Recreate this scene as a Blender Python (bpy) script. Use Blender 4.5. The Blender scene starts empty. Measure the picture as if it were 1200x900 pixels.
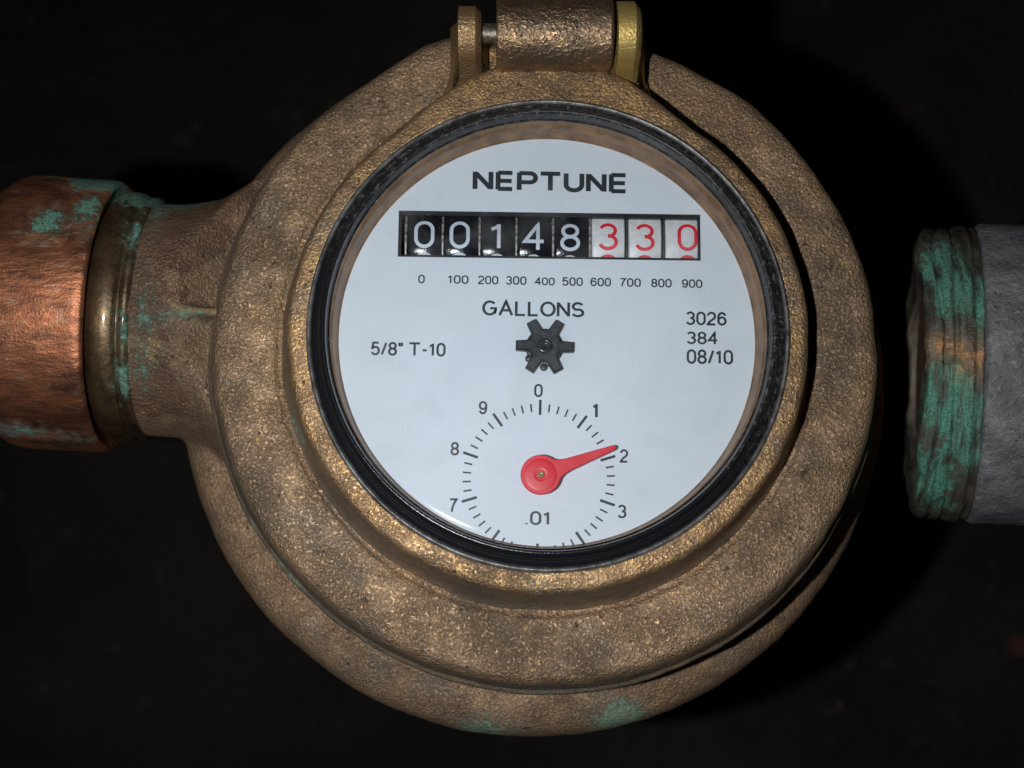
import bpy, bmesh, math, random
from mathutils import Vector, Matrix, noise, Euler

S = 0.001                      # every shape below is written in millimetres
rnd = random.Random(7)
sc = bpy.context.scene
col = sc.collection

# ------------------------------------------------------------------ camera
cam_d = bpy.data.cameras.new('camera')
cam = bpy.data.objects.new('camera', cam_d); col.objects.link(cam)
CR = Matrix.Rotation(math.radians(-0.7), 3, 'Y') @ Matrix.Rotation(math.radians(10.5), 3, 'X')
C_R, C_U, C_F = CR.col[0].copy(), CR.col[1].copy(), -CR.col[2]
CAM = -(C_R * 5.8 + C_U * 6.8 + C_F * 261.0)
cam.matrix_world = Matrix.Translation(CAM * S) @ CR.to_4x4()
cam_d.sensor_width = 36.0
cam_d.lens = 54.0
cam_d.clip_start = 0.01
cam_d.clip_end = 20.0
cam_d.dof.use_dof = True
cam_d.dof.focus_distance = 0.253
cam_d.dof.aperture_fstop = 24.0
sc.camera = cam

# ------------------------------------------------------------------ world: a dark pit, hardly any stray light
w = bpy.data.worlds.new('World'); sc.world = w; w.use_nodes = True
bg = w.node_tree.nodes['Background']
bg.inputs['Color'].default_value = (0.75, 0.85, 1.0, 1)
bg.inputs['Strength'].default_value = 0.006

# ------------------------------------------------------------------ the flash beside the lens
fl_d = bpy.data.lights.new('camera_flash', 'AREA')
fl_d.shape = 'DISK'; fl_d.size = 0.006
fl_d.energy = 0.205
fl_d.spread = math.radians(105)
fl_d.color = (0.96, 0.98, 1.0)
fl = bpy.data.objects.new('camera_flash', fl_d); col.objects.link(fl)
fl.location = (CAM - C_R * 39 - C_U * 5) * S
fl.rotation_euler = (Vector((-18, -24, 0)) * S - fl.location).to_track_quat('-Z', 'Y').to_euler()

vs = sc.view_settings
vs.view_transform = 'Standard'; vs.look = 'None'; vs.exposure = 0.0; vs.gamma = 1.0
vs.use_curve_mapping = False

# ------------------------------------------------------------------ node helpers
class NT:
    def __init__(s, name):
        s.m = bpy.data.materials.new(name); s.m.use_nodes = True
        s.t = s.m.node_tree; s.n = s.t.nodes; s.l = s.t.links
        s.p = s.n['Principled BSDF']
    def _in(s, sock, v):
        if hasattr(v, 'is_output') or isinstance(v, bpy.types.NodeSocket): s.l.new(v, sock)
        elif isinstance(v, (tuple, list)):
            if len(sock.default_value) == 4 and len(v) == 3: v = (*v, 1)
            sock.default_value = v
        else: sock.default_value = v
    def coord(s, off=(0, 0, 0)):
        """object coordinates in mm, moved by off"""
        tc = s.n.new('ShaderNodeTexCoord')
        mp = s.n.new('ShaderNodeMapping'); mp.inputs['Scale'].default_value = (1000,) * 3
        mp.inputs['Location'].default_value = off
        s.l.new(tc.outputs['Object'], mp.inputs['Vector'])
        return mp.outputs['Vector']
    def noise(s, co, scale, detail=3, rough=0.55, dist=0.0, stretch=None):
        if stretch:
            mp = s.n.new('ShaderNodeMapping'); mp.inputs['Scale'].default_value = stretch
            s.l.new(co, mp.inputs['Vector']); co = mp.outputs['Vector']
        t = s.n.new('ShaderNodeTexNoise'); s.l.new(co, t.inputs['Vector'])
        t.inputs['Scale'].default_value = scale; t.inputs['Detail'].default_value = detail
        t.inputs['Roughness'].default_value = rough; t.inputs['Distortion'].default_value = dist
        return t.outputs['Fac']
    def vor(s, co, scale, feature='F1', out='Distance'):
        t = s.n.new('ShaderNodeTexVoronoi'); s.l.new(co, t.inputs['Vector'])
        t.feature = feature; t.inputs['Scale'].default_value = scale
        return t.outputs[out]
    def math(s, op, a, b=0.0, c=None, clamp=False):
        t = s.n.new('ShaderNodeMath'); t.operation = op; t.use_clamp = clamp
        s._in(t.inputs[0], a); s._in(t.inputs[1], b)
        if c is not None: s._in(t.inputs[2], c)
        return t.outputs[0]
    def ss(s, v, a, b):
        """smooth step of v from a to b"""
        t = s.n.new('ShaderNodeMapRange'); t.interpolation_type = 'SMOOTHSTEP'
        s._in(t.inputs['Value'], v)
        t.inputs['From Min'].default_value = a; t.inputs['From Max'].default_value = b
        return t.outputs['Result']
    def mix(s, f, a, b):
        t = s.n.new('ShaderNodeMix'); t.data_type = 'RGBA'
        s._in(t.inputs[0], f); s._in(t.inputs[6], a); s._in(t.inputs[7], b)
        return t.outputs[2]
    def mixf(s, f, a, b):
        t = s.n.new('ShaderNodeMix'); t.data_type = 'FLOAT'
        s._in(t.inputs[0], f); s._in(t.inputs[2], a); s._in(t.inputs[3], b)
        return t.outputs[0]
    def point(s):
        g = s.n.new('ShaderNodeNewGeometry'); return g.outputs['Pointiness']
    def bump(s, h, dist, strength=1.0, normal=None):
        t = s.n.new('ShaderNodeBump'); s._in(t.inputs['Height'], h)
        t.inputs['Distance'].default_value = dist * S; t.inputs['Strength'].default_value = strength
        if normal is not None: s.l.new(normal, t.inputs['Normal'])
        return t.outputs['Normal']
    def spots(s, co, pts, edge=None, amp=1.2):
        """mask of ragged patches: pts = (x, y, z, radius) in mm in the space of co"""
        if edge is None: edge = s.noise(co, 0.6, 6, 0.7, 0.3)
        out = None
        wob = s.math('MULTIPLY', s.math('SUBTRACT', edge, 0.5), 7.0 * amp)
        for p in pts:
            v = s.n.new('ShaderNodeVectorMath'); v.operation = 'SUBTRACT'
            s.l.new(co, v.inputs[0]); v.inputs[1].default_value = p[:3]
            sx = p[4] if len(p) > 4 else (1, 1, 1)
            v2 = s.n.new('ShaderNodeVectorMath'); v2.operation = 'MULTIPLY'
            s.l.new(v.outputs[0], v2.inputs[0]); v2.inputs[1].default_value = sx
            ln = s.n.new('ShaderNodeVectorMath'); ln.operation = 'LENGTH'
            s.l.new(v2.outputs[0], ln.inputs[0])
            d = s.math('ADD', ln.outputs['Value'], wob)
            k = s.math('ADD', s.math('MULTIPLY', s.ss(d, p[3] + 0.3, p[3] - 0.7), 0.74), s.math('MULTIPLY', s.ss(d, p[3] + 2.8, p[3] - 0.5), 0.26))
            out = k if out is None else s.math('MAXIMUM', out, k)
        return out
    def set(s, **kw):
        for k, v in kw.items():
            s._in(s.p.inputs[k.replace('_', ' ')], v)
        return s.m

BASE = (0.0, 0.0, -70.0)       # foot of the meter, mm
GREEN_A, GREEN_B = (0.07, 0.15, 0.108), (0.15, 0.32, 0.238)

def bronze(name, warm=(0.45, 0.300, 0.178), dark=(0.19, 0.137, 0.092), gold=(0.60, 0.38, 0.17),
           grain=1.0, rough=0.52, metal=0.72, spots=None, wear=0.5, scratch=False, goldbias=0.0, gscale=1.95, brown=None):
    m = NT(name); co = m.coord(BASE)
    big = m.noise(co, 0.05, 4, 0.6)
    mid = m.noise(co, 0.30, 3, 0.6)
    g1 = m.noise(co, gscale, 2, 0.55, 0.5)                     # sand-cast grain well under a millimetre
    g1s = m.ss(g1, 0.26, 0.74)
    c = m.mix(m.ss(big, 0.30, 0.66), dark, warm)
    c = m.mix(m.math('MULTIPLY', m.ss(mid, 0.55, 0.30), 0.40), c, tuple(x * 0.7 for x in dark))
    grey = m.noise(co, 0.085, 3, 0.6, 0.6)
    c = m.mix(m.math('MULTIPLY', m.ss(grey, 0.52, 0.68), 0.55), c, (0.23, 0.19, 0.145))
    c = m.mix(m.math('MULTIPLY', m.ss(grey, 0.44, 0.30), 0.4), c, (0.43, 0.265, 0.135))
    c = m.mix(m.math('MULTIPLY', m.ss(g1, 0.52, 0.70), wear), c, tuple(min(1, x * 1.3) for x in warm))
    c = m.mix(m.math('MULTIPLY', m.ss(g1, 0.46, 0.30), 0.45), c, tuple(x * 0.5 for x in dark))
    gm = m.math('MULTIPLY', m.ss(mid, 0.56 - goldbias, 0.72 - goldbias), m.ss(g1, 0.40, 0.60))
    c = m.mix(m.math('MULTIPLY', gm, 0.6), c, gold)
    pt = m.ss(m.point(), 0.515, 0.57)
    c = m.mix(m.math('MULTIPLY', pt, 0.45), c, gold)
    c = m.mix(m.math('MULTIPLY', m.ss(m.point(), 0.485, 0.44), 0.7), c, tuple(x * 0.4 for x in dark))   # darker in the concave seams
    if scratch:                                                # a pale scratch across the flange
        a, b = Vector((-48.8, 27.6, 0)), Vector((-36.5, 34.5, 0))
        d = (b - a).normalized(); L = (b - a).length
        sep = m.n.new('ShaderNodeSeparateXYZ'); m.l.new(co, sep.inputs[0])
        px = m.math('SUBTRACT', sep.outputs[0], a.x); py = m.math('SUBTRACT', sep.outputs[1], a.y)
        t = m.math('ADD', m.math('MULTIPLY', px, d.x), m.math('MULTIPLY', py, d.y))
        u = m.math('ABSOLUTE', m.math('SUBTRACT', m.math('MULTIPLY', px, d.y), m.math('MULTIPLY', py, d.x)))
        k = m.math('MULTIPLY', m.ss(u, 0.24, 0.08), m.math('MULTIPLY', m.ss(t, 0, 3), m.ss(t, L, L - 3)))
        k = m.math('MULTIPLY', k, m.ss(mid, 0.30, 0.5))
        c = m.mix(m.math('MULTIPLY', k, 0.8), c, (0.62, 0.48, 0.30))
    rg = m.mixf(g1s, rough + 0.14, rough - 0.05)
    rg = m.mixf(m.ss(big, 0.3, 0.7), m.math('ADD', rg, 0.10), rg)
    mt = metal
    h = m.math('MULTIPLY', g1s, m.mixf(m.ss(m.noise(co, 0.11, 3, 0.6), 0.34, 0.62), 0.45, 1.1))
    pits = m.ss(m.noise(co, 0.75, 2, 0.5), 0.32, 0.25)          # pin holes of the casting
    h = m.math('SUBTRACT', h, m.math('MULTIPLY', pits, 0.9))
    c = m.mix(m.math('MULTIPLY', pits, 0.6), c, tuple(x * 0.35 for x in dark))
    if brown:
        k = m.spots(co, brown, edge=mid, amp=1.2)
        c = m.mix(m.math('MULTIPLY', k, m.mixf(g1s, 0.75, 0.5)), c, (0.15, 0.078, 0.050))
    if spots:
        k = m.spots(co, spots, edge=m.noise(co, 0.8, 5, 0.7, 0.4), amp=1.5)
        gc = m.mix(g1s, GREEN_A, GREEN_B)
        c = m.mix(m.math('MULTIPLY', k, m.mixf(g1s, 0.45, 0.92)), c, gc)
        rg = m.mixf(k, rg, 0.9); mt = m.mixf(k, metal, 0.0)
        h = m.math('ADD', h, m.math('MULTIPLY', k, 0.6))
    nb = m.bump(h, 0.26 * grain, 1.0)
    return m.set(Base_Color=c, Roughness=rg, Metallic=mt, Normal=nb)

def plain(name, c, rough=0.5, metal=0.0, var=0.12, scale=0.5, bumpd=0.0, coat=0.0):
    m = NT(name); co = m.coord()
    n = m.noise(co, scale, 4, 0.6)
    cc = m.mix(m.ss(n, 0.3, 0.7), tuple(x * (1 - var) for x in c), tuple(min(1, x * (1 + var)) for x in c))
    kw = dict(Base_Color=cc, Roughness=m.mixf(n, max(0.02, rough - 0.08), rough + 0.08), Metallic=metal)
    if bumpd: kw['Normal'] = m.bump(m.noise(co, 2.0, 3), bumpd)
    if coat: kw['Coat_Weight'] = coat
    return m.set(**kw)

# ------------------------------------------------------------------ mesh helpers
def link(name, me, mat, parent=None, loc=None, sharp=35):
    o = bpy.data.objects.new(name, me); col.objects.link(o)
    if mat is not None and not me.materials: me.materials.append(mat)
    if parent is not None: o.parent = parent
    if loc is not None: o.location = loc
    if sharp:
        me.polygons.foreach_set('use_smooth', [True] * len(me.polygons))
        me.set_sharp_from_angle(angle=math.radians(sharp))
    return o

def mesh(name, V, Fc, base=BASE):
    me = bpy.data.meshes.new(name)
    b = Vector(base)
    me.from_pydata([(Vector(v) - b) * S for v in V], [], Fc)
    me.validate(); me.update()
    return me

def densify(prof, step):
    out = []
    for i in range(len(prof) - 1):
        a, b = Vector(prof[i]), Vector(prof[i + 1])
        n = max(1, int(math.ceil((b - a).length / step)))
        for k in range(n): out.append(a.lerp(b, k / n))
    out.append(Vector(prof[-1])); return out

def rounded(prof, rad, seg=4):
    """round the inner corners of an open polyline"""
    P = [Vector(p) for p in prof]; out = [P[0]]
    for i in range(1, len(P) - 1):
        a, b, c = P[i - 1], P[i], P[i + 1]
        r = min(rad, (b - a).length * 0.45, (c - b).length * 0.45)
        p, q = b + (a - b).normalized() * r, b + (c - b).normalized() * r
        for k in range(seg + 1):
            t = k / seg
            out.append(p * (1 - t) ** 2 + b * 2 * t * (1 - t) + q * t * t)
    out.append(P[-1]); return out

def lathe(prof, seg=240, axis='Z', org=(0, 0, 0), M=None, closed=False, fn=None):
    """prof of (r, h); fn(angle, r, h, point) -> point may disturb the surface"""
    V, Fc = [], []; n = len(prof)
    for j in range(seg):
        a = 2 * math.pi * j / seg
        for (r, h) in prof:
            p = Vector((r * math.cos(a), r * math.sin(a), h))
            if fn: p = fn(a, r, h, p)
            if M is not None: p = M @ p
            V.append(p + Vector(org))
    m = n if closed else n - 1
    for j in range(seg):
        k = (j + 1) % seg
        for i in range(m):
            i2 = (i + 1) % n
            Fc.append((j * n + i, k * n + i, k * n + i2, j * n + i2))
    if not closed:                                             # cap ends that stop short of the axis
        for i, rev in ((0, True), (n - 1, False)):
            if prof[i][0] > 1e-4:
                f = [j * n + i for j in range(seg)]
                Fc.append(tuple(f[::-1]) if rev else tuple(f))
    return V, Fc

def ext(poly, z0, z1, M=None, bev=0.0):
    """a polygon (x, y) raised from z0 to z1, its top edge drawn in by bev"""
    n = len(poly); V = []
    cx = sum(p[0] for p in poly) / n; cy = sum(p[1] for p in poly) / n
    def inset(d):
        out = []
        for i in range(n):
            a, b, c = Vector(poly[i - 1]), Vector(poly[i]), Vector(poly[(i + 1) % n])
            e1, e2 = (b - a).normalized(), (c - b).normalized()
            n1, n2 = Vector((-e1.y, e1.x)), Vector((-e2.y, e2.x))
            nn = (n1 + n2); L = nn.length
            nn = nn / L if L > 1e-6 else n1
            out.append(b + nn * d / max(0.35, nn.dot(n1)))
        return out
    rings = [(poly, z0)]
    if bev: rings += [(poly, z1 - bev), (inset(bev), z1)]
    else: rings += [(poly, z1)]
    for P, z in rings:
        for p in P: V.append(Vector((p[0], p[1], z)))
    Fc = []
    for k in range(len(rings) - 1):
        for i in range(n):
            j = (i + 1) % n
            Fc.append((k * n + i, k * n + j, (k + 1) * n + j, (k + 1) * n + i))
    Fc.append(tuple(range((len(rings) - 1) * n, len(rings) * n)))
    Fc.append(tuple(range(n - 1, -1, -1)))
    if M is not None: V = [M @ v for v in V]
    return V, Fc

def join(*parts):
    V, Fc = [], []
    for v, f in parts:
        o = len(V); V += [Vector(x) for x in v]; Fc += [tuple(i + o for i in q) for q in f]
    return V, Fc

def nz(p, s, seed=0.0):
    return noise.noise(Vector((p.x * s + seed, p.y * s - seed, p.z * s + 2 * seed)))

def remeshed(name, V, Fc, voxel, smooth=2, jitter=0.0, jscale=0.1, base=BASE):
    me = mesh(name, V, Fc, base)
    bm = bmesh.new(); bm.from_mesh(me); bmesh.ops.recalc_face_normals(bm, faces=bm.faces); bm.to_mesh(me); bm.free()
    o = bpy.data.objects.new('remesh_work', me); col.objects.link(o)
    md = o.modifiers.new('r', 'REMESH'); md.mode = 'VOXEL'; md.voxel_size = voxel * S
    dg = bpy.context.evaluated_depsgraph_get(); dg.update()
    out = bpy.data.meshes.new_from_object(o.evaluated_get(dg))
    bpy.data.objects.remove(o); bpy.data.meshes.remove(me)
    out.name = name
    bm = bmesh.new(); bm.from_mesh(out)
    for _ in range(smooth): bmesh.ops.smooth_vert(bm, verts=bm.verts, factor=0.5, use_axis_x=True, use_axis_y=True, use_axis_z=True)
    if jitter:
        bm.normal_update()
        for v in bm.verts:
            p = v.co / S
            v.co += v.normal * (nz(p, jscale, 3.1) + 0.5 * nz(p, jscale * 3, 9.0)) * jitter * S
    bm.to_mesh(out); bm.free()
    return out

def root(name, label, cat, base_mm):
    o = bpy.data.objects.new(name, None); col.objects.link(o)
    o.empty_display_size = 0.02
    o.location = Vector(base_mm) * S
    o['label'] = label; o['category'] = cat
    return o

def arc(cx, cy, rx, ry, a0, a1, n=28):
    return [(cx + rx * math.cos(math.radians(a0 + (a1 - a0) * k / n)), cy + ry * math.sin(math.radians(a0 + (a1 - a0) * k / n))) for k in range(n + 1)]
def line(*P):
    out = []
    for i in range(len(P) - 1):
        a, b = Vector(P[i]), Vector(P[i + 1]); n = max(1, int((b - a).length / 0.08))
        out += [tuple(a.lerp(b, k / n)) for k in range(n)]
    return out + [P[-1]]
W2 = 0.29
# centre lines of the strokes; a glyph is 1 high (-0.5 to 0.5); (half width, strokes)
GL = {
 '0': (.29, [arc(0, .17, W2, .33, 0, 180) + arc(0, -.17, W2, .33, 180, 360) + [(W2, .17)]]),
 '1': (.20, [line((.06, -.5), (.06, .5)), line((.06, .46), (-.02, .36), (-.20, .27))]),
 '2': (.29, [arc(0, .21, .285, .29, 172, -22) + line((.20, .01), (-.12, -.24), (-.27, -.44), (-.285, -.5), (.30, -.5))]),
 '3': (.29, [arc(-.01, .25, .26, .25, 160, -90), arc(-.01, -.235, .29, .265, 90, -160)]),
 '4': (.31, [line((.14, -.54), (.14, .5), (-.31, -.20), (.34, -.20))]),
 '5': (.29, [line((.25, .5), (-.20, .5), (-.26, .02)) + arc(-.01, -.18, .295, .32, 142, -160)]),
 '6': (.29, [arc(0, -.19, .285, .31, 0, 360), [(-.285, -.19), (-.285, 0.0)] + arc(.01, .10, .29, .40, 175, 25)]),
 '7': (.29, [line((-.29, .5), (.29, .5), (.10, .22), (-.04, -.12), (-.11, -.54))]),
 '8': (.29, [arc(0, .26, .25, .24, 0, 360), arc(0, -.24, .285, .26, 0, 360)]),
 '9': (.29, [arc(0, .19, .285, .31, 0, 360), [(.285, .19), (.285, 0.0)] + arc(-.01, -.10, .29, .40, -5, -155)]),
 '/': (.17, [line((-.17, -.5), (.17, .5))]),
 '"': (.12, [line((-.10, .54), (-.10, .22)), line((.10, .54), (.10, .22))]),
 '.': (.06, [line((0, -.54), (0, -.43))]),
 '-': (.17, [line((-.17, -.08), (.17, -.08))]),
 'T': (.42, [line((-.45, .5), (.45, .5)), line((0, .5), (0, -.54))]),
 'G': (.43, [arc(0, 0, .42, .5, 42, 340) + line((.40, -.30), (.40, -.02), (.03, -.02))]),
 'A': (.42, [line((-.42, -.54), (0, .54), (.42, -.54)), line((-.27, -.16), (.27, -.16))]),
 'L': (.31, [line((-.28, .54), (-.28, -.5), (.31, -.5))]),
 'O': (.44, [arc(0, 0, .44, .5, 0, 360)]),
 'N': (.36, [line((-.36, -.54), (-.36, .54)), line((-.33, .46), (.33, -.46)), line((.36, -.54), (.36, .54))]),
 'S': (.37, [arc(0, .24, .32, .26, 25, 250, 24) + arc(0, -.24, .35, .26, 75, -160, 28)]),
 'E': (.34, [line((-.31, -.54), (-.31, .54)), line((-.31, .5), (.34, .5)), line((-.31, .0), (.31, .0)), line((-.31, -.5), (.34, -.5))]),
 'P': (.36, [line((-.34, -.54), (-.34, .54)), line((-.34, .5), (.15, .5)) + arc(.15, .22, .25, .28, 90, -90, 16) + line((.15, -.06), (-.34, -.06))]),
 'U': (.36, [line((-.36, .54), (-.36, -.15)) + arc(0, -.15, .36, .35, 180, 360, 24) + line((.36, -.15), (.36, .54))]),
}
def ribbon(P, sx, sy, V, Fc, z=0.0):
    """a flat stroke of half widths sx, sy along the points P, mitred at its bends"""
    P = [Vector(p) for p in P]
    Q = [P[0]]
    for p in P[1:]:
        if (p - Q[-1]).length > 1e-4: Q.append(p)
    closed = (Q[0] - Q[-1]).length < 2e-3
    if closed: Q = Q[:-1]
    n = len(Q); b = len(V)
    for i in range(n):
        if closed: t1, t2 = Q[i] - Q[i - 1], Q[(i + 1) % n] - Q[i]
        else:
            t1 = Q[i] - Q[i - 1] if i else Q[1] - Q[0]
            t2 = Q[i + 1] - Q[i] if i < n - 1 else Q[n - 1] - Q[n - 2]
        t1.normalize(); t2.normalize()
        n1, n2 = Vector((-t1.y, t1.x)), Vector((-t2.y, t2.x))
        m = n1 + n2; m = m.normalized() if m.length > 1e-3 else n1
        m = m / max(0.45, m.dot(n1))
        V.append((Q[i].x + m.x * sx, Q[i].y + m.y * sy, z)); V.append((Q[i].x - m.x * sx, Q[i].y - m.y * sy, z))
    for i in range(n if closed else n - 1):
        j = (i + 1) % n
        Fc.append((b + 2 * i + 1, b + 2 * j + 1, b + 2 * j, b + 2 * i))

def text_mesh(name, s, cx, cy, w, h, z, rot=-1.0, stroke=0.12, gap=0.17, space=0.38, base=BASE):
    """flat lettering fitted into w x h mm, centred on cx, cy"""
    V, Fc = [], []; x = 0.0; k = 0
    ratio = None
    total = sum((space if ch == ' ' else GL[ch][0] * 2 + stroke + gap) for ch in s) - gap
    kx = (w / h) / (total / (1 + stroke * .7))                 # how far the letters get stretched sideways
    for ch in s:
        if ch == ' ': x += space; continue
        hw, st = GL[ch]; x += hw + stroke / 2
        for pl in st:
            ribbon([(p[0] + x, p[1]) for p in pl], stroke / 2 / max(kx, .6) ** .8, stroke / 2, V, Fc, 0.004 * (k % 4)); k += 1
        x += hw + stroke / 2 + gap
    xs = [v[0] for v in V]; ys = [v[1] for v in V]
    x0, x1 = min(xs), max(xs); y0, y1 = min(ys), max(ys)
    ca, sa = math.cos(math.radians(rot)), math.sin(math.radians(rot))
    out = []
    for v in V:
        X = (v[0] - (x0 + x1) / 2) * w / (x1 - x0); Y = (v[1] - (y0 + y1) / 2) * h / (y1 - y0)
        out.append((cx + X * ca - Y * sa, cy + X * sa + Y * ca, z + v[2]))
    return mesh(name, out, Fc, base)

# ------------------------------------------------------------------ ground of the pit
gm = NT('dark_wet_soil'); co = gm.coord()
n1 = gm.noise(co, 0.012, 5, 0.6); n2 = gm.noise(co, 0.09, 4, 0.65)
cc = gm.mix(gm.ss(n1, 0.35, 0.65), (0.006, 0.005, 0.0045), (0.022, 0.017, 0.013))
cc = gm.mix(gm.ss(n2, 0.6, 0.75), cc, (0.05, 0.036, 0.026))
gm.set(Base_Color=cc, Roughness=0.9, Normal=gm.bump(n2, 6.0))
GZ = -320.0
V, Fc = [], []; N = 120; half = 900.0
for j in range(N + 1):
    for i in range(N + 1):
        x = -half + 2 * half * i / N; y = -half + 2 * half * j / N
        p = Vector((x, y, 0))
        z = GZ + 22 * nz(p, 0.006, 1) + 12 * nz(p, 0.02, 5) + 6 * nz(p, 0.06, 8)
        V.append((x, y, z))
for j in range(N):
    for i in range(N):
        a = j * (N + 1) + i; Fc.append((a, a + 1, a + N + 2, a + N + 1))
g = link('ground', mesh('ground', V, Fc, (0, 0, 0)), gm.m)
g['kind'] = 'structure'; g['label'] = 'dark damp soil far below the meter'

# ------------------------------------------------------------------ the water meter
meter = root('water_meter', 'round cast bronze water meter with white dial and number counter', 'water meter', BASE)
PIPE_A = math.radians(-3.5)                                    # run of the pipes seen from above
PZ = -28.0
def pipe_frame(x, y0=6.0, tilt=0.0, z=PZ):
    """frame whose local z runs outward along the pipe (to +x), origin on the pipe line at x"""
    d = Vector((math.cos(PIPE_A) * math.cos(tilt), math.sin(PIPE_A) * math.cos(tilt), math.sin(tilt)))
    up = Vector((0, 0, 1)); sx = up.cross(d).normalized(); u = d.cross(sx)
    R = Matrix((u, sx, d)).transposed()                        # local x = up, y = side, z = along
    return Matrix.Translation(Vector((x, y0 + x * math.tan(PIPE_A), z))) @ R.to_4x4()

green_body = [(14.2, -63.6, -28.5, 3.6, (0.7, 1, 0.6)), (-10.5, -65.3, -30.5, 2.6, (0.6, 1, 0.6)),
              (-64.0, 6.4, -5.8, 0.8, (0.2, 1, 0.5)), (-69.8, 5.0, -6, 0.9, (1, .25, .6)), (-70.5, -3.0, -10, 0.9, (1, .2, .6)),
              (-69.5, 31.5, -22, 4.2, (0.45, .9, 0.5)), (-70.0, 24, -13, 1.0, (1, .25, .5))]
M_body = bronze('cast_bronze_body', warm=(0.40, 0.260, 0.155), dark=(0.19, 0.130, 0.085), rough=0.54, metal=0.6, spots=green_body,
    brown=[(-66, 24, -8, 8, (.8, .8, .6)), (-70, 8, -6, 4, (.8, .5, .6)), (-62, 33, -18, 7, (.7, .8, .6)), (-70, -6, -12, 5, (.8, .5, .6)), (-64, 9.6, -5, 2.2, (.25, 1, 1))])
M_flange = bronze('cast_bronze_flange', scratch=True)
M_collar = bronze('cast_bronze_collar', warm=(0.46, 0.29, 0.15), dark=(0.19, 0.13, 0.08), gold=(0.70, 0.44, 0.18), grain=0.6, rough=0.46, goldbias=0.10)
M_wall = bronze('smooth_dark_bronze', warm=(0.27, 0.195, 0.13), dark=(0.16, 0.13, 0.10), gold=(0.34, 0.24, 0.15), grain=0.42, rough=0.52, metal=0.6, wear=0.3,
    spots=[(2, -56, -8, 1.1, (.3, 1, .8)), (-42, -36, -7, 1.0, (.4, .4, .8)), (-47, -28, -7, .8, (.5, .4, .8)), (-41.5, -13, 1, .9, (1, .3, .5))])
M_barrel = bronze('cast_bronze_barrel', warm=(0.36, 0.235, 0.14), dark=(0.20, 0.14, 0.09), grain=0.5, rough=0.38, metal=0.9, goldbias=0.03, gscale=1.4)
M_lug = bronze('dark_hinge_lug_bronze', warm=(0.30, 0.21, 0.135), dark=(0.15, 0.11, 0.075), grain=0.5, rough=0.42)

# body: bowl + inlet neck, one casting
bowl = [(0, -9.0), (53.0, -9.5), (54.5, -14), (54.8, -22), (56.5, -25.2), (59.5, -26.2), (63.2, -27.2), (65.8, -29.0), (67.0, -32.5), (67.1, -42), (66.0, -50), (62, -58),
        (54, -64), (44, -68), (0, -70)]
b1 = lathe(densify(rounded(bowl, 2.5), 2.0), 160, org=(-1.3, 0.4, 0))
nk = pipe_frame(0)
neck = lathe(densify([(0, -74.5), (21.0, -74.5), (21.8, -73.4), (21.9, -67), (23.2, -61), (26.5, -56), (31, -50), (32, -40), (0, -36)], 1.5), 96, M=nk)
for v in neck[0]:
    if v.x > -64: v.z = min(v.z, -6.6 - max(0, (v.x + 64)) * 0.75)
rib = ext([(-73.0, -0.75), (-54, -0.75), (-54, 0.75), (-73.0, 0.75)], 17, 22.55, M=nk @ Matrix(((0, math.sin(0.12), math.cos(0.12), 0), (0, math.cos(0.12), -math.sin(0.12), 0), (1, 0, 0, 0), (0, 0, 0, 1))))
me = remeshed('body', *join(b1, neck, rib), 0.75, 2, 0.22, 0.11)
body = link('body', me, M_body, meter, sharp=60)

# polished ring at the end of the inlet neck
m = NT('polished_brass_ring'); co = m.coord(BASE)
n1 = m.noise(co, 0.22, 4, 0.6); n2 = m.noise(co, 1.4, 3, 0.6)
c = m.mix(m.ss(n1, 0.3, 0.65), (0.09, 0.060, 0.034), (0.19, 0.122, 0.062))
c = m.mix(m.math('MULTIPLY', m.ss(n2, 0.58, 0.75), 0.6), c, (0.33, 0.20, 0.10))
kk = m.spots(co, [(-72.8, 2.5, -5.5, 1.5, (1, .4, .7)), (-72.6, -4.6, -10.5, 2.4, (.9, .7, .7)), (-74, 33.0, -20, 5.5, (.8, .9, .5)), (-72.3, 22, -8, 1.2, (1, .25, .5))])
c = m.mix(m.math('MULTIPLY', kk, 0.95), c, m.mix(m.ss(n2, 0.4, 0.6), GREEN_A, GREEN_B))
m.set(Base_Color=c, Coat_Weight=m.mixf(kk, 0.5, 0.0), Coat_Roughness=0.12, Roughness=m.mixf(kk, m.mixf(n2, 0.30, 0.5), 0.9), Metallic=m.mixf(kk, 0.8, 0.0), Normal=m.bump(m.math('ADD', m.math('MULTIPLY', n2, 0.3), kk), 0.18))
ringp = rounded([(18, -84), (21.2, -84), (21.4, -80.6), (22.8, -79.8), (23.6, -78.4), (23.7, -76.5), (23.2, -75), (22.2, -74.6), (22.4, -74.1), (22.9, -73.6), (22.8, -72.8), (22.0, -72.4), (18, -72.3)], 0.8)
link('inlet_ring', mesh('inlet_ring', *lathe(ringp, 120, M=nk)), m.m, body)

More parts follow.
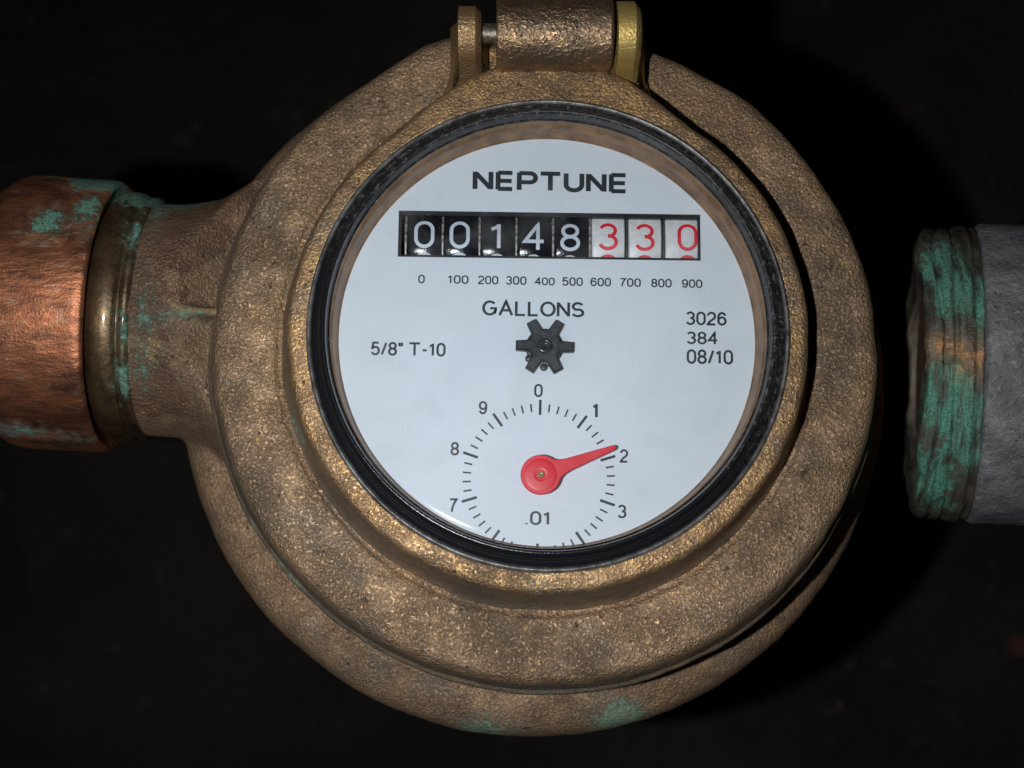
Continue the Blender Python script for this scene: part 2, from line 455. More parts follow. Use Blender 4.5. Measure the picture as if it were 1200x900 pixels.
# wide flange: sand-cast top surface with a rounded edge
def flange_fn(a, r, h, p):
    k = max(0.0, 1 - abs((a - math.radians(108)) / math.radians(16)))
    k = k * k * (3 - 2 * k) * max(0, (r - 47) / 11)
    q = p * 1.0; q.x *= 1 + 0.035 * k; q.y *= 1 + 0.035 * k
    d = nz(p, 0.07, 4) * 0.45 + nz(p, 0.25, 2) * 0.26 + nz(p, 0.8, 12) * 0.10
    q.z += d * 0.8; e = p.normalized() * d; q.x += e.x * 0.5; q.y += e.y * 0.5
    return q
fp = rounded([(40, -0.6), (45.6, -0.6), (46.2, 0.1), (48.2, 0.3), (54.0, 0.2), (55.8, -0.3), (56.7, -1.6), (57.7, -5.6), (57.6, -6.5), (58.5, -7.2), (58.6, -8.6), (58.0, -10.2), (56.2, -11.0), (40, -11.4)], 0.9)
fm = mesh('flange', *lathe(densify(fp, 0.7), 420, closed=True, fn=flange_fn))
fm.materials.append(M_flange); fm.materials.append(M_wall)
for f in fm.polygons:                                          # darker, smoother side below the sand-cast top
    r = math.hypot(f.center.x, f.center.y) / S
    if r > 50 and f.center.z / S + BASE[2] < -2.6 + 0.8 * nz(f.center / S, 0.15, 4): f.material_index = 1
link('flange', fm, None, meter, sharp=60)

# collar that holds the register, with the hinge foot cast onto it
cp = rounded([(38.9, -3), (38.9, 10.6), (39.4, 11.0), (41.9, 10.7), (42.6, 10.0), (43.2, 6.0), (43.8, 2.2), (44.3, 0.4), (45.0, -0.6), (45.3, -3)], 0.45, 3)
def col_fn(a, r, h, p):
    q = p * 1.0; d = nz(p, 0.12, 4) * 0.25 + nz(p, 0.5, 2) * 0.10
    u = min(1.0, abs(math.degrees(a) - 90.5) / 37.0); u = (1 - u * u) ** 2
    d += 4.6 * u * max(0.0, min(1.0, (r - 40.6) / 1.6))         # the hinge foot: the wall swells towards the lugs
    if r > 39.2: q.x *= 1 + d / r; q.y *= 1 + d / r
    q.z += (nz(p, 0.12, 4) * 0.12 if r > 39.2 else 0)
    return q
c1 = lathe(densify(cp, 0.5), 400, closed=True, fn=col_fn)
web = ext([(-18.5, 42), (19, 42), (17.2, 47), (16.2, 53), (-15.6, 53), (-16.6, 47)], -3, 4.2, bev=1.6)
fm = remeshed('hinge_foot', *web, 0.5, 6, 0.2, 0.2)
cm = mesh('collar', *c1)
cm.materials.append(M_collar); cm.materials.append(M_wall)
for f in cm.polygons:                                          # the turned side wall is smoother and darker than the cast top
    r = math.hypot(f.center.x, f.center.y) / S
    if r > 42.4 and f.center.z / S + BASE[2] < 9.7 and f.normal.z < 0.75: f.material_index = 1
collar = link('collar', cm, None, meter, sharp=50)
link('hinge_foot', fm, M_collar, collar, sharp=60)

HY, HZ = 50.6, 12.4                                            # hinge axis
RX = Matrix(((0, 0, 1, 0), (1, 0, 0, 0), (0, 1, 0, 0), (0, 0, 0, 1)))      # local (x,y,z) -> (y,z,x)
def lug(name, x0, x1, rad, mat, lean=0.0):
    P = [(HY - rad - 1.6, 7.0), (HY - rad - 3.2, 2.0), (HY + rad + 1.0, 2.0), (HY + rad + .3, 7.0)]
    for k in range(15):
        a = math.radians(-5 + 190 * k / 14)
        P.append((HY + rad * math.cos(a), HZ + rad * math.sin(a)))
    V, Fc = ext(P, x0, x1, M=RX, bev=1.0)
    xm = (x0 + x1) / 2
    for v in V:
        if v.z < 4: v.x = xm + (v.x - xm) * 1.9
    me = mesh(name, V, Fc)
    bm = bmesh.new(); bm.from_mesh(me); bmesh.ops.recalc_face_normals(bm, faces=bm.faces)
    bm.to_mesh(me); bm.free()
    return link(name, me, mat, collar, sharp=40)
M_yellow = bronze('worn_yellow_brass', warm=(0.52, 0.37, 0.12), dark=(0.30, 0.20, 0.08), gold=(0.66, 0.48, 0.15), grain=0.3, rough=0.42, metal=0.6, goldbias=0.1)
lug('hinge_lug', -14.9, -11.1, 4.5, M_lug)
lg = lug('hinge_lug', 11.6, 15.5, 5.4, M_yellow); lg['label'] = 'yellow worn brass hinge lug'
M_pin = plain('dull_steel_pin', (0.20, 0.165, 0.13), 0.5, 0.8, 0.4, 1.5, 0.10)
link('hinge_pin', mesh('hinge_pin', *lathe(rounded([(0, -14.9), (1.7, -14.9), (1.7, 15.9), (0, 15.9)], 0.4), 24, M=Matrix.Translation((0, HY, HZ)) @ RX)), M_pin, collar)

# lid, opened right back; its hinge barrel is what shows
Rb = Matrix.Translation((0, HY, HZ)) @ RX
def bar_fn(a, r, h, p):
    d = nz(p, 0.2, 6) * 0.22 + nz(p, 0.7, 3) * 0.08
    q = p * 1.0
    if r > 3: q.x *= 1 + d / r; q.y *= 1 + d / r
    return q
plate_prof = rounded([(0, 5.4), (38, 5.0), (43, 3.0), (44.5, -3), (43, -3.2), (41.5, 1.5), (0, 2.4)], 1.0)
lid = link('lid', mesh('lid', *lathe(plate_prof, 120, org=(1.2, HY + 57, 0))), M_flange, meter, sharp=50)
bar = lathe(densify(rounded([(1.75, -8.6), (6.0, -8.6), (6.25, -8.3), (6.25, 10.4), (6.0, 10.8), (1.75, 10.8)], 0.3), 0.7), 96, M=Rb, fn=bar_fn, closed=False)
tongue = ext([(HY + 0.5, HZ - 6.1), (HY + 16, HZ - 9.4), (HY + 16, HZ - 6.6), (HY + 5.3, HZ - 3.3)], -8.0, 10.2, M=RX)
link('hinge_barrel', mesh('hinge_barrel', *join(bar, tongue)), M_barrel, lid, sharp=50)

# rubber ring round the glass
m = NT('dusty_black_rubber'); co = m.coord(BASE)
n1 = m.noise(co, 0.8, 5, 0.7); n2 = m.noise(co, 3.0, 3, 0.6)
sep = m.n.new('ShaderNodeSeparateXYZ'); m.l.new(co, sep.inputs[0])
side = m.ss(m.math('ADD', sep.outputs[1], m.math('MULTIPLY', sep.outputs[0], 0.55)), -16, 22)   # the dirt lies on the hinge side
dust = m.math('MULTIPLY', m.math('MULTIPLY', m.ss(n1, 0.48, 0.62), side), m.ss(n2, 0.42, 0.58))
c = m.mix(m.math('MULTIPLY', dust, 0.75), (0.010, 0.011, 0.013), (0.20, 0.19, 0.175))
c = m.mix(m.math('MULTIPLY', side, 0.10), c, (0.055, 0.056, 0.058))
m.set(Base_Color=c, Roughness=m.mixf(dust, m.mixf(side, 0.20, 0.34), 0.8), Normal=m.bump(m.math('ADD', m.math('MULTIPLY', n2, 0.5), dust), 0.06))
gp = rounded([(38.95, 6), (38.95, 11.0), (38.5, 11.9), (37.9, 12.5), (37.5, 12.6), (37.2, 13.2), (36.7, 13.9), (36.35, 14.0), (36.1, 13.7), (35.95, 12.8), (35.9, 11.6), (36.6, 6)], 0.2, 3)
link('rubber_ring', mesh('rubber_ring', *lathe(gp, 300, closed=True)), m.m, meter, sharp=50)

# thin grey retaining lip between rubber and collar
lipp = rounded([(38.5, 10.8), (38.55, 11.5), (38.95, 11.85), (39.35, 11.6), (39.45, 10.9)], .12, 3)
link('retaining_lip', mesh('retaining_lip', *lathe(lipp, 300, closed=True)), plain('dull_grey_steel_lip', (0.17, 0.165, 0.16), 0.38, 0.6, 0.55, 0.35, 0.08), meter, sharp=50)

# bronze coloured sleeve between the glass and the dial
m = NT('brown_register_sleeve'); co = m.coord(BASE)
n1 = m.noise(co, 0.3, 4, 0.6); n2 = m.noise(co, 1.8, 3)
c = m.mix(m.ss(n1, 0.3, 0.7), (0.18, 0.100, 0.052), (0.36, 0.205, 0.105))
m.set(Base_Color=c, Roughness=m.mixf(n1, 0.28, 0.5), Metallic=0.4, Normal=m.bump(n2, 0.05))
sp = rounded([(36.5, 11.7), (35.85, 11.7), (35.65, 9.4), (35.35, 9.1), (35.25, 8.2), (35.27, 7.8), (34.9, 5.3), (34.7, 5.15), (34.7, 4.0), (36.5, 4.0)], 0.12, 2)
link('sleeve', mesh('sleeve', *lathe(sp, 240, closed=True)), m.m, meter)

# ------------------------------------------------------------------ dial and what is printed on it
DZ = 5.0
m = NT('white_dial_paint'); co = m.coord(BASE)
n1 = m.noise(co, 0.07, 3); n2 = m.noise(co, 1.6, 4, 0.7); n3 = m.noise(co, 0.5, 3)
c = m.mix(m.ss(n1, 0.3, 0.7), (0.62, 0.675, 0.74), (0.645, 0.69, 0.75))
c = m.mix(m.math('MULTIPLY', m.ss(n2, 0.72, 0.80), 0.10), c, (0.35, 0.35, 0.36))
m.set(Base_Color=c, Roughness=0.55)
M_dial = m.m
def rotp(p, c=(0.0, 0.0), a=-1.0):
    ca, sa = math.cos(math.radians(a)), math.sin(math.radians(a))
    x, y = p[0] - c[0], p[1] - c[1]
    return (c[0] + x * ca - y * sa, c[1] + x * sa + y * ca)
WC, WA = (0.47, 17.63), -0.6
def wp(x, y): return rotp((WC[0] + x, WC[1] + y), WC, WA)
def disc_with_hole(r, hole, z0, z1, seg=200):
    bm = bmesh.new(); b = Vector(BASE)
    def loop(P, z):
        vs = [bm.verts.new((Vector((p[0], p[1], z)) - b) * S) for p in P]
        return vs, [bm.edges.new((vs[i], vs[(i + 1) % len(vs)])) for i in range(len(vs))]
    circ = [(r * math.cos(2 * math.pi * i / seg), r * math.sin(2 * math.pi * i / seg)) for i in range(seg)]
    v1, e1 = loop(circ, z1); v2, e2 = loop(hole, z1)
    bmesh.ops.triangle_fill(bm, edges=e1 + e2, use_beauty=True, normal=(0, 0, 1))
    w1, _ = loop(circ, z0); w2, _ = loop(hole, z0)
    for A, B in ((v1, w1), (v2, w2)):
        for i in range(len(A)):
            j = (i + 1) % len(A); bm.faces.new((A[i], A[j], B[j], B[i]))
    bmesh.ops.recalc_face_normals(bm, faces=bm.faces)
    me = bpy.data.meshes.new('dial'); bm.to_mesh(me); bm.free()
    return me
OW, OH = 25.5, 4.02                                            # half size of the counter opening
me = disc_with_hole(34.85, [wp(-OW + .3, -OH + .3), wp(OW - .3, -OH + .3), wp(OW - .3, OH - .3), wp(-OW + .3, OH - .3)], DZ - 0.8, DZ)
dial = link('dial', me, M_dial, meter, sharp=30)

M_ink = plain('black_dial_ink', (0.014, 0.018, 0.026), 0.5, 0, 0.2, 0.8)
M_ink2 = plain('soft_black_dial_ink', (0.018, 0.022, 0.030), 0.5, 0, 0.2, 0.8)
TZ = DZ + 0.03
def letter(name, s, cx, cy, w, h, mat=None, stroke=0.18, rot=-1.0, gap=0.075):
    return link(name, text_mesh(name, s, cx, cy, w, h, TZ, rot, stroke, gap), mat or M_ink, dial, sharp=0)
letter('brand_lettering', 'NEPTUNE', 0.45, 27.1, 26.0, 3.6, stroke=0.26, gap=0.035)
letter('unit_lettering', 'GALLONS', -2.3, 5.1, 17.1, 2.95)
letter('size_lettering', '5/8" T-10', -23.1, -2.0, 12.4, 2.35)
letter('serial_lettering', '3026', 26.65, 3.35, 6.8, 2.35)
letter('serial_lettering', '384', 25.85, 0.1, 5.1, 2.35)
letter('serial_lettering', '08/10', 27.1, -3.2, 7.75, 2.5)
for s, (x, y) in zip(['0', '100', '200', '300', '400', '500', '600', '700', '800', '900'],
                     [(-21.04, 10.02), (-14.88, 9.95), (-9.87, 9.87), (-5.15, 9.8), (-.42, 9.73), (4.31, 9.65), (9.04, 9.58), (14.06, 9.51), (19.23, 9.43), (24.39, 9.36)]):
    letter('scale_number', s, x, y, 1.1 if s == '0' else 3.45, 1.5, stroke=0.185)
for s, x, y in [('0', -1.48, -8.95), ('1', 7.9, -12.3), ('2', 12.53, -19.85), ('3', 12.12, -29.0), ('7', -15.3, -28.0), ('8', -15.26, -18.7), ('9', -10.66, -11.85)]:
    letter('dial_number', s, x, y, 0.85 if s == '1' else 1.42, 2.25, M_ink2)
letter('multiplier_lettering', '.01', -1.75, -30.1, 3.9, 2.3, M_ink2)
TC = (-1.47, -23.65)                                           # centre of the printed scale
tick_me = {}
for i in range(50):
    big = i % 5 == 0
    r0, r1, hw = (10.6, 13.15, 0.22) if big else (11.15, 12.5, 0.14)
    a = math.radians(90 - 1.3 - i * 7.2)
    if big not in tick_me:
        V = [(r0, -hw, 0), (r1, -hw, 0), (r1, hw, 0), (r0, hw, 0)]
        tick_me[big] = mesh('tick_mark', V, [(0, 1, 2, 3)], (0, 0, 0))
    o = link('tick_mark', tick_me[big], M_ink2 if not big else M_ink, dial, sharp=0)
    o.location = (Vector((TC[0], TC[1], TZ)) - Vector(BASE)) * S; o.rotation_euler.z = a

# ------------------------------------------------------------------ number counter
M_blk = plain('black_window_frame', (0.012, 0.013, 0.016), 0.42, 0, 0.2, 0.6)
counter = bpy.data.objects.new('counter', None)                # replaced below by its frame mesh
bpy.data.objects.remove(counter)
def frame_mesh():
    o_ = [wp(-OW, -OH), wp(OW, -OH), wp(OW, OH), wp(-OW, OH)]
    i_ = [wp(-OW + .55, -OH + .36), wp(OW - .42, -OH + .36), wp(OW - .42, OH - .75), wp(-OW + .55, OH - .75)]
    V = [(*p, DZ + .06) for p in o_] + [(*p, DZ + .06) for p in i_] + [(*p, DZ - 1.6) for p in i_] + [(*p, DZ + .005) for p in o_]
    Fc = []
    for i in range(4):
        j = (i + 1) % 4
        Fc += [(i, j, 4 + j, 4 + i), (4 + i, 4 + j, 8 + j, 8 + i), (12 + i, 12 + j, j, i)]
    bk = [(-27, -9), (27, -9), (27, 9), (-27, 9)]              # a dark tray behind the wheels
    n = len(V); V += [(*wp(*p), DZ - 12.5) for p in bk]; Fc.append((n, n + 1, n + 2, n + 3))
    return V, Fc
counter = link('counter_window', mesh('counter_window', *frame_mesh()), M_blk, dial, sharp=20)

WR = 10.0                                                      # wheel radius
WZ = DZ - 0.35 - WR                                             # wheel axis height
def wheel_frame(x):
    p = wp(x, -0.05)
    return Matrix.Translation((p[0], p[1], WZ)) @ Matrix.Rotation(math.radians(WA), 4, 'Z')
def wheel_mat(name, c, rough):
    m = NT(name); co = m.coord(); n = m.noise(co, 0.9, 4, 0.65); f = m.noise(co, 4, 2)
    cc = m.mix(m.ss(n, 0.3, 0.75), tuple(x * 0.8 for x in c), c)
    return m.set(Base_Color=cc, Roughness=m.mixf(n, rough - 0.05, rough + 0.06), Normal=m.bump(f, 0.012))
M_wb = wheel_mat('black_wheel_plastic', (0.012, 0.013, 0.017), 0.12)
M_wb.node_tree.nodes['Principled BSDF'].inputs['Specular IOR Level'].default_value = 0.13
M_ww = wheel_mat('white_wheel_plastic', (0.74, 0.74, 0.76), 0.35)
M_dw = plain('white_digit_paint', (0.52, 0.56, 0.64), 0.45, 0, 0.05)
M_dr = plain('red_digit_paint', (0.66, 0.022, 0.040), 0.4, 0, 0.08)
M_rim = plain('pale_wheel_rim', (0.24, 0.225, 0.21), 0.4, 0.1, 0.85, 1.6)
M_gap = plain('dark_wheel_gap', (0.05, 0.05, 0.055), 0.4, 0.0, 0.3, 1.2)

def digit_mesh(ch, hgt, wid, stroke, roll):
    """strokes of one digit laid round the wheel, roll = arc length (mm) by which it is turned up"""
    V, Fc = [], []
    R = WR + 0.03
    for k, pl in enumerate(GL[ch][1]):
        P = [(x * wid, y * hgt) for x, y in pl]
        D = [P[0]]
        for a, b in zip(P, P[1:]):
            n = max(1, int((Vector(b) - Vector(a)).length / .35))
            D += [tuple(Vector(a).lerp(Vector(b), (q + 1) / n)) for q in range(n)]
        ribbon(D, stroke / 2, stroke / 2, V, Fc, 0.006 * k)
    out = []
    for x, y, z in V:
        th = (y + roll) / R
        out.append((x, (R + z) * math.sin(th), (R + z) * math.cos(th)))
    return out, Fc
PITCH = 6.225
wheels = [('0', '9', 0.0), ('0', '9', 0.0), ('1', '0', -.12), ('4', '3', -.15), ('8', '0', -.2), ('3', '2', .05), ('3', '2', 0.0), ('0', '9', 0.1)]
X0 = -24.25
for i, (a, b, roll) in enumerate(wheels):
    red = i >= 5
    cx = X0 + PITCH * (i + .5)
    F4 = wheel_frame(cx)
    b0 = [F4.translation.x, F4.translation.y, F4.translation.z]
    wv, wf = lathe(rounded([(3, -2.82), (WR - .25, -2.82), (WR, -2.6), (WR, 2.6), (WR - .25, 2.82), (3, 2.82)], .15, 2), 96, M=Matrix.Rotation(math.radians(90), 4, 'Y'))
    wo = link('number_wheel', mesh('number_wheel', wv, wf, (0, 0, 0)), M_ww if red else M_wb, dial, sharp=40)
    wo.location = (Vector(b0) - Vector(BASE)) * S; wo.rotation_euler.z = math.radians(WA)
    dx = 0.95 if i == 7 else (-.25 if i in (1, 4) else (-.15 if i in (2, 3) else 0.0))
    if red and i < 7: dx = -0.05
    for ch, rl in ((a, roll + .12), (b, roll - 5.35)):
        dv, df = digit_mesh(ch, 4.2, 4.85, 0.60, rl)
        dv = [(v[0] + dx, v[1], v[2]) for v in dv]
        do = link('digit', mesh('digit', dv, df, (0, 0, 0)), M_dr if red else M_dw, wo, sharp=0)
    # thin spacer disc between this wheel and the one before it
    sv, sf = lathe([(3, -.20), (WR - .05, -.20), (WR + .08, -.08), (WR + .08, .08), (WR - .05, .20), (3, .20)], 72, M=Matrix.Rotation(math.radians(90), 4, 'Y'))
    so = link('spacer', mesh('spacer', sv, sf, (0, 0, 0)), M_gap if i >= 6 else M_rim, dial, sharp=40)
    p = wheel_frame(X0 + PITCH * i).translation
    so.location = (p - Vector(BASE)) * S; so.rotation_euler.z = math.radians(WA)

# ------------------------------------------------------------------ six-tooth flow indicator
GC = Vector((-0.46, -1.7, 0))
M_gear = plain('charcoal_gear_plastic', (0.022, 0.025, 0.030), 0.38, 0, 0.35, 1.2, 0.04)
star = []
for k in range(6):
    a = math.radians(60 * k - 2)
    for t, rr in ((-.98, 2.45), (-.80, 4.8), (.80, 4.8), (.98, 2.45)):
        star.append((rr * math.cos(a) - t * math.sin(a), rr * math.sin(a) + t * math.cos(a)))
def at(x, y): return Matrix.Translation((x, y, 0))
gv = join(ext(star, DZ + .25, DZ + 1.7, M=at(GC.x, GC.y), bev=.3))
gear = link('flow_indicator', mesh('flow_indicator', *gv), M_gear, dial, sharp=25)
under = lathe(rounded([(0, DZ + .02), (3.15, DZ + .02), (3.15, DZ + .6), (0, DZ + .6)], .1, 2), 48, org=(GC.x, GC.y, 0))
nubs = [lathe(rounded([(0, DZ + .02), (.62, DZ + .02), (.62, DZ + .85), (.35, DZ + 1.0), (0, DZ + 1.0)], .15, 2), 16, org=(GC.x + x, GC.y + y, 0)) for x, y in ((-.15, -3.4), (-2.6, -1.95))]
link('gear_backing', mesh('gear_backing', *join(under, *nubs)), M_gear, gear, sharp=30)
hub = lathe(rounded([(0, DZ + 1.72), (.5, DZ + 1.75), (.75, DZ + 2.1), (1.1, DZ + 2.1), (1.3, DZ + 1.72)], .1, 2), 32, org=(GC.x, GC.y, 0))
link('gear_hub', mesh('gear_hub', *hub), plain('glossy_gear_hub', (0.03, 0.033, 0.038), 0.2), gear, sharp=30)

# ------------------------------------------------------------------ red pointer
PZ0 = 7.6
HC, TIP = Vector((-1.25, -23.35, 0)), Vector((11.0, -18.75, 0))
d = (TIP - HC); L = d.length; ang = math.atan2(d.y, d.x)
P = []
for k in range(33):
    t = math.radians(33 + (360 - 66) * k / 32)
    P.append((3.25 * math.cos(t), 3.25 * math.sin(t)))
P += [(3.35, -1.38), (4.6, -1.08), (L - .4, -.42), (L - .1, -.22), (L, 0), (L - .1, .22), (L - .4, .42), (4.6, 1.08), (3.35, 1.38)]
M_red = plain('red_pointer_plastic', (0.66, 0.014, 0.030), 0.42, 0, 0.06, 0.4)
Mp = Matrix.Translation((HC.x, HC.y, 0)) @ Matrix.Rotation(ang, 4, 'Z')
V, Fc = ext(P, PZ0, PZ0 + .55, M=Mp, bev=.12)
dish = lathe(rounded([(0, PZ0 + .62), (.9, PZ0 + .62), (1.1, PZ0 + .66), (2.4, PZ0 + .60), (2.75, PZ0 + .52)], .2, 3), 48, org=(HC.x, HC.y, 0))
stem = lathe([(.6, DZ), (.6, PZ0 + .1)], 16, org=(HC.x, HC.y, 0))
ptr = link('pointer', mesh('pointer', *join((V, Fc), dish, stem)), M_red, dial, sharp=30)
link('pointer_pin', mesh('pointer_pin', *lathe(rounded([(0, PZ0 + 1.0), (.25, PZ0 + 1.0), (.3, PZ0 + 1.2), (.5, PZ0 + 1.2), (.58, PZ0 + .6)], .06, 2), 20, org=(HC.x, HC.y, 0))),
     plain('brass_pin', (0.26, 0.17, 0.11), 0.45, 0.8), ptr, sharp=30)

# ------------------------------------------------------------------ glass over the register
gl = bpy.data.materials.new('register_glass'); gl.use_nodes = True
nt = gl.node_tree; nt.nodes.remove(nt.nodes['Principled BSDF'])
tr = nt.nodes.new('ShaderNodeBsdfTransparent'); tr.inputs[0].default_value = (0.97, 0.985, 0.99, 1)
gs = nt.nodes.new('ShaderNodeBsdfGlossy'); gs.inputs['Roughness'].default_value = 0.06
fr = nt.nodes.new('ShaderNodeFresnel'); fr.inputs[0].default_value = 1.5
mx = nt.nodes.new('ShaderNodeMixShader')
nt.links.new(fr.outputs[0], mx.inputs[0]); nt.links.new(tr.outputs[0], mx.inputs[1]); nt.links.new(gs.outputs[0], mx.inputs[2])
tcn = nt.nodes.new('ShaderNodeTexCoord')
n_a = nt.nodes.new('ShaderNodeTexNoise'); n_a.inputs['Scale'].default_value = 70; n_a.inputs['Detail'].default_value = 5; n_a.inputs['Distortion'].default_value = 1.2
n_b = nt.nodes.new('ShaderNodeTexNoise'); n_b.inputs['Scale'].default_value = 1390; n_b.inputs['Detail'].default_value = 2
for n_ in (n_a, n_b): nt.links.new(tcn.outputs['Object'], n_.inputs['Vector'])
r_a = nt.nodes.new('ShaderNodeMapRange'); r_a.inputs[1].default_value = 0.5; r_a.inputs[2].default_value = 0.8; r_a.inputs[4].default_value = 0.05
r_b = nt.nodes.new('ShaderNodeMapRange'); r_b.inputs[1].default_value = 0.72; r_b.inputs[2].default_value = 0.80; r_b.inputs[4].default_value = 0.35
nt.links.new(n_a.outputs['Fac'], r_a.inputs[0]); nt.links.new(n_b.outputs['Fac'], r_b.inputs[0])
ad = nt.nodes.new('ShaderNodeMath'); nt.links.new(r_a.outputs[0], ad.inputs[0]); nt.links.new(r_b.outputs[0], ad.inputs[1])
df = nt.nodes.new('ShaderNodeBsdfDiffuse'); df.inputs[0].default_value = (0.62, 0.62, 0.60, 1)     # dust and smears on the glass
mx2 = nt.nodes.new('ShaderNodeMixShader')
nt.links.new(ad.outputs[0], mx2.inputs[0]); nt.links.new(mx.outputs[0], mx2.inputs[1]); nt.links.new(df.outputs[0], mx2.inputs[2])
nt.links.new(mx2.outputs[0], nt.nodes['Material Output'].inputs[0])
lp = [(0.0, 13.0)] + [(r, 13.0 - .35 * (r / 33) ** 2) for r in (8, 16, 24, 30, 34.0)] + [(34.8, 12.6), (35.35, 12.46), (35.7, 12.2), (35.88, 11.8)]
link('glass', mesh('glass', *lathe(lp, 200)), gl, meter, sharp=60)

# ------------------------------------------------------------------ copper union nut on the inlet
NB = (-88.0, 11.4, -53.0)
nut = root('union_nut', 'copper pipe fitting with green corrosion on the left of the meter', 'pipe fitting', NB)
m = NT('worn_copper'); co = m.coord(NB)
st = m.noise(co, 0.16, 5, 0.65, 0.3, stretch=(0.35, 1.0, 1.0)); sm = m.noise(co, 0.9, 4, 0.65, 0.2, stretch=(0.3, 1, 1)); fi = m.noise(co, 3, 3)
c = m.mix(m.ss(st, 0.34, 0.62), (0.17, 0.075, 0.045), (0.52, 0.20, 0.098))
c = m.mix(m.math('MULTIPLY', m.ss(sm, 0.52, 0.34), m.mixf(m.ss(st, .38, .60), 0.75, 0.25)), c, (0.13, 0.062, 0.038))
c = m.mix(m.math('MULTIPLY', m.ss(sm, 0.62, 0.75), 0.7), c, (0.60, 0.29, 0.15))
pal = m.noise(co, 0.35, 5, 0.7, 0.6, stretch=(0.6, 1, 1))
c = m.mix(m.math('MULTIPLY', m.ss(pal, 0.55, 0.68), 0.6), c, (0.56, 0.38, 0.28))
c = m.mix(m.math('MULTIPLY', m.ss(pal, 0.46, 0.34), 0.6), c, (0.12, 0.07, 0.05))
c = m.mix(m.math('MULTIPLY', m.spots(co, [(-96, -11.5, -20, 2.0, (.4, 1, .8)), (-84, -13, -21, 1.2, (.25, 1, .8)), (-99, 30, -18, 1.6)], amp=1.4), 0.7), c, (0.42, 0.40, 0.37))
k = m.spots(co, [(-87.0, 22.5, -5.5, 2.4, (.9, .8, .6)), (-81.5, 33.5, -18, 4.3, (.8, .8, .5)), (-88.5, 35.5, -24, 3.2, (.7, 1, .5)), (-80.5, 25.5, -8, 2.0, (1, .5, .5)), (-97.5, 13, -8, 1.2), (-93.0, -12, -19, 1.2, (.4, 1, 1))])
gc = m.mix(m.ss(fi, 0.36, 0.62), GREEN_A, GREEN_B)
c = m.mix(m.math('MULTIPLY', k, m.ss(sm, 0.3, 0.42)), c, gc)
m.set(Base_Color=c, Metallic=m.mixf(k, 0.8, 0.0), Roughness=m.mixf(k, m.mixf(sm, 0.56, 0.38), 0.9),
      Normal=m.bump(m.math('ADD', m.math('MULTIPLY', sm, 0.6), m.math('ADD', m.math('MULTIPLY', fi, .2), k)), 0.35))
def wob(a, r, h, p):
    q = p * 1.0; d = nz(p, 0.09, 2) * .22 + nz(p, 0.35, 7) * .08
    if r > 5: q.x *= 1 + d / r; q.y *= 1 + d / r
    return q
np_ = rounded([(18, -81.5), (23.6, -80.2), (24.6, -79.5), (25.3, -79.9), (25.6, -81), (25.6, -95.5), (25.0, -97.6), (22.6, -101), (15, -104)], 0.9)
link('nut_shell', mesh('nut_shell', *lathe(densify(np_, 1.0), 180, M=nk, fn=wob), NB), m.m, nut, sharp=60)
tp = [(13, -80), (13, -84), (12.7, -98), (12.7, -330), (11, -330)]
link('supply_pipe', mesh('supply_pipe', *lathe(tp, 64, M=nk), NB), m.m, nut, sharp=40)

# ------------------------------------------------------------------ grey threaded coupling on the right, standing off the meter
RB = (80.0, 1.0, -56.0)
coup = root('pipe_coupling', 'grey metal pipe coupling with green threaded end right of the meter', 'pipe coupling', RB)
cf = pipe_frame(80, 5.1, math.radians(11), -27.0) @ Matrix.Diagonal((1.015, 1.015, 1, 1))
m = NT('grey_zinc_coupling'); co = m.coord(RB)
a1 = m.noise(co, 0.12, 4, 0.6); a2 = m.noise(co, 0.8, 4, 0.65); fi = m.noise(co, 2.6, 3)
c = m.mix(m.ss(a1, 0.3, 0.7), (0.13, 0.132, 0.137), (0.24, 0.242, 0.248))
c = m.mix(m.math('MULTIPLY', m.ss(a2, 0.56, 0.70), 0.75), c, (0.36, 0.36, 0.37))
c = m.mix(m.math('MULTIPLY', m.ss(m.noise(co, 0.28, 4, 0.7, 0.5), 0.55, 0.70), 0.6), c, (0.07, 0.068, 0.066))
c = m.mix(m.math('MULTIPLY', m.ss(a2, 0.42, 0.30), 0.6), c, (0.03, 0.03, 0.033))
m.set(Base_Color=c, Metallic=0.25, Roughness=m.mixf(a2, 0.65, 0.45), Normal=m.bump(m.math('ADD', a2, m.math('MULTIPLY', fi, .4)), 0.5))
M_zinc = m.m
m = NT('green_corroded_thread'); co = m.coord(RB)
a2 = m.noise(co, 0.75, 4, 0.6, 0.3, stretch=(1.0, .16, .16)); fi = m.noise(co, 2.6, 3)
c = m.mix(m.ss(a2, 0.35, 0.65), (0.05, 0.042, 0.034), (0.13, 0.105, 0.075))
k = m.spots(co, [(70.5, 14, -4, 4.2, (1, .45, .5)), (74, 9, -1, 3.0, (1, .5, .5)), (69, -9, -2, 4.4, (.9, .6, .5)), (73, -14, -5, 4.4, (.9, .6, .5)), (67.5, -20, -14, 4.0, (.8, .7, .6)), (71, -24, -20, 3.0)], amp=1.3)
k = m.math('MULTIPLY', k, m.ss(a2, 0.30, 0.62))
gc = m.mix(m.ss(fi, 0.34, 0.64), (0.045, 0.15, 0.105), (0.11, 0.36, 0.255))
c = m.mix(m.math('MULTIPLY', k, 0.92), c, gc)
k2 = m.spots(co, [(68.5, -.2, .5, 1.3, (.45, .9, .5)), (72.5, -2.5, .5, 1.2, (.6, .6, .5))])
c = m.mix(k2, c, (0.50, 0.25, 0.10))
m.set(Base_Color=c, Metallic=m.mixf(k, 0.3, 0.0), Roughness=m.mixf(k, 0.5, 0.85), Normal=m.bump(m.math('ADD', a2, m.math('ADD', m.math('MULTIPLY', fi, .5), m.math('MULTIPLY', k, .5))), 0.28))
M_thr = m.m
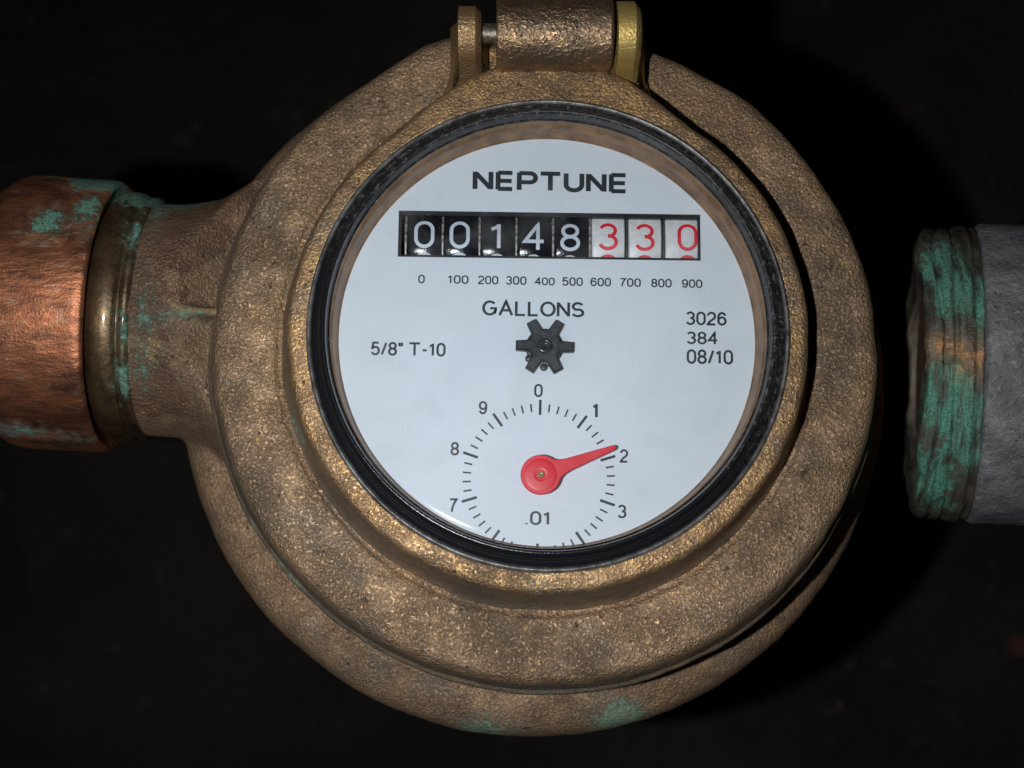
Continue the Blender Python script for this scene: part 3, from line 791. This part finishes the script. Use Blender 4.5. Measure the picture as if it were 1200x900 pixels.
def wob2(a, r, h, p):
    q = p * 1.0; d = nz(p, 0.10, 11) * .5 + nz(p, 0.4, 7) * .22
    if r > 5:
        q.x *= 1 + d / r; q.y *= 1 + d / r
        if h < -6.5: q.z += 1.6 * nz(p, 0.09, 21) + .5 * nz(p, 0.35, 3)
    return q
bp = rounded([(24, 0.0), (26.2, 0.1), (27.2, 0.6), (27.4, 1.6), (27.4, 10.5), (26.6, 12.6), (24.5, 13.4), (15, 13.5), (15, 3)], 0.6)
link('coupling_body', mesh('coupling_body', *lathe(densify(bp, 0.9), 180, M=cf, fn=wob2), RB), M_zinc, coup, sharp=60)
tpf = [(18.5, -3)]
tpf += [(18.5, -9.6), (25.8, -9.8), (26.6, -9.2), (26.8, -7.6), (26.3, -7.2), (26.4, -6.8), (26.9, -6.4), (27.0, -5.0), (26.5, -4.6), (26.6, -4.2), (27.1, -3.8), (27.2, -1.6), (26.6, -1.1), (26.8, 0.2), (22, 0.4)]
link('threaded_end', mesh('threaded_end', *lathe(densify(rounded(tpf, .35, 3), 0.7), 200, M=cf, fn=wob2), RB), M_thr, coup, sharp=60)
wsh = rounded([(14, -8.0), (18.4, -8.0), (18.4, -5.5), (14, -5.5)], .4)
link('washer', mesh('washer', *lathe(densify(wsh, 1), 80, M=cf, fn=wob), RB), plain('rust_red_washer', (0.13, 0.055, 0.038), 0.7, 0.1, 0.4, 0.5, 0.2), coup, sharp=50)
link('outlet_pipe', mesh('outlet_pipe', *lathe([(13, 5), (13, 13), (12.5, 14), (12.5, 260), (10, 260)], 64, M=cf), RB), M_zinc, coup, sharp=40)

# ------------------------------------------------------------------ a few stones in the soil below
def stone(x, y, r, c, label):
    bm = bmesh.new(); bmesh.ops.create_icosphere(bm, subdivisions=4, radius=1)
    for v in bm.verts:
        p = v.co.copy(); d = 1 + .22 * nz(p, 1.3, x) + .08 * nz(p, 4, y)
        v.co = Vector((p.x * r * d * 1.15, p.y * r * d * .95, p.z * r * d * .7)) * S
    me = bpy.data.meshes.new('stone'); bm.to_mesh(me); bm.free()
    o = link('stone', me, plain('stone_surface', c, 0.85, 0, 0.3, 0.15, 0.5), None, sharp=60)
    p = Vector((x, y, 0)); z = GZ + 22 * nz(p, 0.006, 1) + 12 * nz(p, 0.02, 5) + 6 * nz(p, 0.06, 8)
    o.location = Vector((x, y, z + r * .3)) * S
    o['label'] = label; o['category'] = 'stone'
    return o
stone(183, -46, 4.5, (0.10, 0.036, 0.028), 'small reddish stone on the dark soil at the lower right edge')
